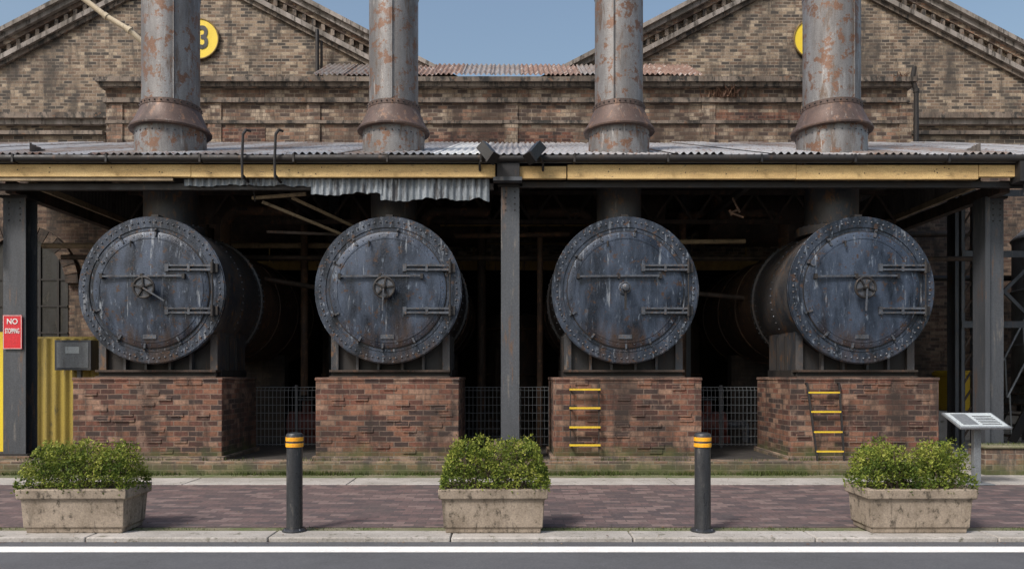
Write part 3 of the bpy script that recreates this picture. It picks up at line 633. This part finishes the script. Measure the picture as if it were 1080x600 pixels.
pipe('vent_pipe',[(-6.06,23.6,9.2),(-6.06,23.6,12.3)],.06,'dark')
pipe('vent_pipe',[(-5.95,23.7,9.2),(-5.95,23.7,12.0)],.04,'dark')
pipe('down_pipe',[(10.55,19.8,7.0),(10.55,19.8,9.0),(10.45,19.8,9.3),(10.5,19.8,9.6)],.06,'dark')
pipe('down_pipe',[(-2.95,21.7,9.3),(-2.95,21.7,10.9)],.05,'dark')
M['conduit']=weather('pale_conduit',(.55,.47,.34),(.42,.35,.25),(.2,.16,.12),s=3,fine=9,thr=.6,rough=.7)
pipe('broken_conduit_pipe',[(-11.9,20.5,12.0),(-11.0,20.55,11.3),(-10.4,20.6,10.95),(-9.9,20.8,10.5),(-9.7,21.5,10.2),(-9.6,22.5,9.2)],.075,'conduit')
pipe('left_drain_pipe',[(-8.95,12.5,4.95),(-8.95,12.55,4.6),(-8.72,12.6,4.45),(-8.72,12.6,3.7)],.05,'greymetal')

# right-hand yard
t=MB('grey_storage_tank'); t.rev([(1.3,.0),(1.3,4.0),(1.0,4.3),(.2,4.45)],(13.4,18.0,.9),(0,0,1),'tank',48)
for z in (1.0,2.3,3.6,4.85): t.torus((13.4,18.0,z),(0,0,1),1.31,.03,'greymetal',48,6)
for a in (45,135,225,315): a=math.radians(a); t.box(13.4+1.1*math.cos(a)-.08,13.4+1.1*math.cos(a)+.08,18+1.1*math.sin(a)-.08,18+1.1*math.sin(a)+.08,0,.95,'dark')
t.build()
t=MB('steel_lattice_frame')
for x in (9.75,11.4,13.0):
    for dx in (-.12,.12): t.box(x+dx-.03,x+dx+.03,16.2,16.3,.0,5.6,'post')
    for k in range(14): t.beam((x-.12,16.25,.2+.38*k),(x+.12,16.25,.2+.38*(k+1)),.02,.04,'iron')
for z in (2.6,4.1,5.4): t.box(9.6,13.2,16.18,16.198,z,z+.14,'post')
for x in (9.75,11.4): t.beam((x+.1,16.25,2.7),(x+1.5,16.25,4.1),.04,.07,'post'); t.beam((x+.1,16.29,4.1),(x+1.5,16.29,2.7),.04,.07,'post')
t.build()
t=MB('steel_stair'); 
for dy in (0,.8):
    t.beam((11.2,17.0+dy,.1),(12.9,17.0+dy,3.4),.05,.2,'dark'); t.tube([(11.1,17.0+dy,1.1),(12.8,17.0+dy,4.4)],.025,'greymetal'); 
    for k in range(5): t.tube([(11.2+.42*k,17.0+dy,.1+.82*k),(11.15+.42*k,17.0+dy,1.15+.82*k)],.02,'greymetal')
for k in range(14): t.box(11.15+.125*k,11.45+.125*k,17.0,17.8,.2+.235*k,.23+.235*k,'iron')
t.build()
t=MB('loading_platform'); t.box(9.6,12.3,18.3,19.8,0,.72,'concrete'); t.build(.02)
t=MB('yellow_bin'); cx=11.0
vs=[(-.3,-.3,0),(.3,-.3,0),(.3,.3,0),(-.3,.3,0),(-.36,-.36,.85),(.36,-.36,.85),(.36,.36,.85),(-.36,.36,.85)]
t.add([(cx+a,18.8+b,.722+c) for a,b,c in vs],[(0,3,2,1),(4,5,6,7),(0,1,5,4),(1,2,6,5),(2,3,7,6),(3,0,4,7)],'yellow')
t.box(cx-.39,cx+.39,18.41,19.19,1.572,1.66,'yellow'); t.box(cx-.36,cx+.36,18.44,19.16,1.66,1.70,'yellow'); t.cyl((cx-.3,19.2,.8),(cx+.3,19.2,.8),.08,'black'); t.build(.02)
f=MB('yard_railing')
for z in (.6,1.1): f.tube([(11.6,15.5,z),(16,15.5,z)],.025,'greymetal')
for k in range(6): f.tube([(11.6+k*.88,15.5,0),(11.6+k*.88,15.5,1.1)],.025,'greymetal')
f.build()
pipe('yard_pipe',[(9.2,19.6,.2),(9.2,19.6,5.2),(12.5,19.6,5.25)],.08,'iron')
pipe('yard_pipe',[(9,18.9,4.0),(15,18.9,4.0)],.07,'dark')
pipe('yard_pipe',[(11.0,15.6,4.6),(11.5,15.0,2.2),(11.3,14.8,.0)],.045,'dark')
q=MB('yard_crates'); q.box(11.2,12.2,14.2,15.0,.0,.8,'iron'); q.box(12.3,13.4,14.3,15.1,0,1.3,'dark'); q.box(11.3,12.0,14.3,14.9,.802,1.3,'dark'); q.build(.02)

# ---------------------------------------------------------------- lectern
s=MB('information_lectern'); s.box(6.62,6.98,10.95,11.25,.004,.02,'greymetal'); s.box(6.74,6.84,11.06,11.14,.02,.86,'greymetal')
s.beam((6.79,10.86,.83),(6.79,11.34,1.02),.74,.03,'greymetal'); so=s.build(.004)
s=MB('lectern_face'); s.beam((6.79,10.89,.86),(6.79,11.31,1.026),.68,.008,'panel'); 
s.beam((6.62,10.93,.881),(6.62,11.27,1.016),.22,.008,'greymetal'); 
for k in range(6): s.beam((6.93,10.94+.05*k,.885+.0198*k),(6.93,10.955+.05*k,.891+.0198*k),.28,.006,'dark')
s.build(parent=so)

# ---------------------------------------------------------------- bollards
for x in (-2.23,1.955):
    s=MB('bollard'); o=(x,7.78,0); D=(0,0,1)
    s.rev([(.125,-.0),(.125,.012),(.105,.03),(.09,.034)],o,D,'bollard',32); s.rev([(.082,.03),(.080,.86)],o,D,'bollard',32)
    s.rev([(.080,.86),(.086,.863),(.086,.985),(.078,.998),(.05,1.008),(.001,1.010)],o,D,'bollard',32,cap1=False)
    for z in (.862,.922): s.rev([(.0865,z),(.089,z+.002),(.089,z+.038),(.0865,z+.040)],o,D,'band',32,cap0=False,cap1=False)
    for k in range(4): a=math.pi/4+k*math.pi/2; s.rivet((x+.108*math.cos(a),7.78+.108*math.sin(a),.02),D,.011,.014,'bolt')
    s.build()

# ---------------------------------------------------------------- planters & shrubs
def planter(x0,x1):
    y0,y1=7.62,8.14; p=MB('concrete_planter')
    def ring(i,z): return [(x0+i,y0+i,z),(x1-i,y0+i,z),(x1-i,y1-i,z),(x0+i,y1-i,z)]
    lv=[ring(.05,.0),ring(.045,.05),ring(.03,.06),ring(.012,.345),ring(-.018,.355),ring(-.022,.45),ring(.045,.452),ring(.05,.40)]
    vs=[v for r in lv for v in r]; fs=[(3,2,1,0)]
    for k in range(len(lv)-1):
        for i in range(4): j=(i+1)%4; fs.append((k*4+i,k*4+j,k*4+4+j,k*4+4+i))
    p.add(vs,fs,'planter'); p.add([(v[0],v[1],.415) for v in ring(.04,0)],[(0,1,2,3)],'soil'); p.build(.01)
def shrub(x0,x1,ztop,clumps,seed,N_=9800):
    random.seed(seed); s=MB('boxwood_shrub'); s.t=[]
    y0,y1=7.60,8.16; cz=.42
    def top(x,y):
        u=(x-x0)/(x1-x0); h=0
        for c,w in clumps: h=max(h,1-((u-c)/w)**4)
        h=max(h,0)**.6; yy=(y-(y0+y1)/2)/((y1-y0)/2); h*=max(0,1-abs(yy)**4)**.5
        return cz+(ztop-cz)*h*(1+.2*noise.noise(Vector((x*4.5,y*4.5,seed)))+.22*noise.noise(Vector((x*14,y*14,seed))))
    for k in range(46):
        bx=U(x0+.15,x1-.15); by=U(7.72,8.04); tx=bx+U(-.13,.13); ty=by+U(-.12,.12); tz=cz+(top(tx,ty)-cz)*U(.5,1.0)
        s.tube([(bx,by,.41),((bx*.6+tx*.4),(by*.6+ty*.4),cz+(tz-cz)*.5),(tx,ty,tz)],.004,'twig',4)
    s.t=[.3]*len(s.f)
    cnt=0
    while cnt<N_:
        x=U(x0-.03,x1+.03); y=U(y0-.02,y1+.02); T=top(x,y); H=T-cz
        if H<.05: continue
        q=R(); z=cz-.03+(H+.03)*(q**.6)
        if noise.noise(Vector((x*9,y*9,z*9+seed)))<-.22: continue
        edge=(z-cz)/max(H,.01)
        if R()<.008: z+=U(.01,.07)
        L=U(.022,.040); W=L*U(.45,.62)
        d=Vector((U(-1,1),U(-1,1),U(-.3,1.2))).normalized(); _,u,v=frame(d)
        a=U(0,6.28); u2=u*math.cos(a)+v*math.sin(a); nrm=d.cross(u2)
        p=Vector((x,y,z)); o=len(s.v)
        s.v+= [tuple(p),tuple(p+d*L*.5+u2*W*.5+nrm*.003),tuple(p+d*L),tuple(p+d*L*.5-u2*W*.5+nrm*.003)]
        i=s.mi('leaf'); s.f.append([o,o+1,o+2,o+3]); s.m.append(i); s.s.append(False)
        tnt=.45+.55*noise.noise(Vector((x*7,y*7,z*7)))+.5*max(edge-.5,0)+U(-.22,.30)
        s.t.append(min(max(tnt,0),1)); cnt+=1
    s.build(recalc=False)
planter(-4.96,-3.89); planter(-.72,.34); planter(3.59,4.65)
shrub(-5.0,-3.88,.88,[(.26,.28),(.74,.28),(.5,.33)],3); shrub(-.70,.35,.91,[(.3,.33),(.7,.33)],11); shrub(3.57,4.68,.89,[(.24,.25),(.77,.25)],23)

# ---------------------------------------------------------------- grass tufts, litter & weeds
random.seed(5)
s=MB('grass_tufts'); s.t=[]
def blade(x,y,z,h,mat='grass',lean=.5):
    o=len(s.v); a=U(0,6.28); dx,dy=math.cos(a),math.sin(a); w=h*.07+.0015
    l=U(0,lean)*h; b=U(0,6.28)
    tx,ty=x+l*math.cos(b),y+l*math.sin(b)
    s.v+=[(x-dx*w,y-dy*w,z),(x+dx*w,y+dy*w,z),((x+tx)/2+dx*w*.7,(y+ty)/2+dy*w*.7,z+h*.6),(tx,ty,z+h),((x+tx)/2-dx*w*.7,(y+ty)/2-dy*w*.7,z+h*.6)]
    s.f.append([o,o+1,o+2,o+3,o+4]); s.m.append(s.mi(mat)); s.s.append(False); s.t.append(min(max(U(0,1)*.7+.2*noise.noise(Vector((x*3,y*3,0))),0),1))
for k in range(9000):
    x=U(-9.5,7.2); d=noise.noise(Vector((x*1.1,2.2,0)))
    if d<U(-.45,.35): continue
    y=12.19-abs(random.gauss(0,.07)); blade(x,y,-.01,U(.01,.07)*(1+max(d,0)))
for k in range(2500):
    x=U(-6,6); d=noise.noise(Vector((x*1.6,7.2,0)))
    if d<U(-.3,.3): continue
    blade(x,7.89+random.gauss(0,.045),-.01,U(.008,.03))
for k in range(1800):
    x=U(-9,7.0); d=noise.noise(Vector((x*2.,11.2,0)))
    if d<U(-.2,.5): continue
    blade(x,U(12.2,12.34),.205,U(.02,.08))
for k in range(900):
    x=U(7.55,13); blade(x,12.3+U(-.2,.2),.465,U(.01,.06))
s.build(recalc=False)
s=MB('leaf_litter'); s.t=[]
for k in range(420):
    x=U(-7,7); y=random.choice([U(8,11),7.9+random.gauss(0,.08),11.8+random.gauss(0,.25),7.42+random.gauss(0,.05)])
    if y<7.475: z=-.038
    else: z=.010
    L=U(.008,.022); a=U(0,6.28); c_,s_=math.cos(a)*L,math.sin(a)*L; o=len(s.v)
    s.v+=[(x-c_,y-s_,z),(x+s_*.5,y-c_*.5,z+U(0,.006)),(x+c_,y+s_,z+U(0,.008)),(x-s_*.5,y+c_*.5,z+U(0,.004))]
    s.f.append([o,o+1,o+2,o+3]); s.m.append(s.mi('dry')); s.s.append(False); s.t.append(R())
s.build(recalc=False)
def weed(cx,cy,cz,w,h,n,mat):
    global s
    s=MB('parapet_weed'); s.t=[]
    for k in range(n):
        x=cx+random.gauss(0,w*.3); blade(x,cy+U(-.1,.1),cz,h*U(.3,1),mat,1.2)
    s.build(recalc=False)
weed(5.6,19.9,8.86,.9,.35,110,'dry'); weed(10.2,19.85,9.34,.35,.22,30,'dry')

# ---------------------------------------------------------------- light, sky, camera
EL=math.radians(48); AZ=math.radians(222)   # azimuth clockwise from +Y
D=Vector((math.sin(AZ)*math.cos(EL),math.cos(AZ)*math.cos(EL),math.sin(EL)))
sun=bpy.data.lights.new('sun','SUN'); sun.energy=3.3; sun.angle=math.radians(12); sun.color=(1,.95,.90)
so=bpy.data.objects.new('sun',sun); so.rotation_euler=D.to_track_quat('Z','Y').to_euler(); so.location=(0,-10,30); bpy.context.collection.objects.link(so)
w=bpy.data.worlds.new('World'); bpy.context.scene.world=w; w.use_nodes=True; nt=w.node_tree
sk=nt.nodes.new('ShaderNodeTexSky'); sk.sky_type='NISHITA'; sk.sun_disc=False; sk.sun_elevation=EL; sk.sun_rotation=AZ; sk.air_density=1.5; sk.dust_density=4.5; sk.ozone_density=1.5
bg=nt.nodes['Background']; bg.inputs[1].default_value=.15; nt.links.new(sk.outputs[0],bg.inputs[0])
cam=bpy.data.cameras.new('camera'); cam.sensor_width=36; cam.lens=26.67; cam.shift_y=95/1080; cam.clip_end=3000; cam.clip_start=.1
co=bpy.data.objects.new('camera',cam); co.location=(0,0,1.6); co.rotation_euler=(math.radians(90),0,0); bpy.context.collection.objects.link(co)
sc=bpy.context.scene; sc.camera=co; sc.view_settings.view_transform='Standard'; sc.view_settings.look='None'; sc.view_settings.exposure=0
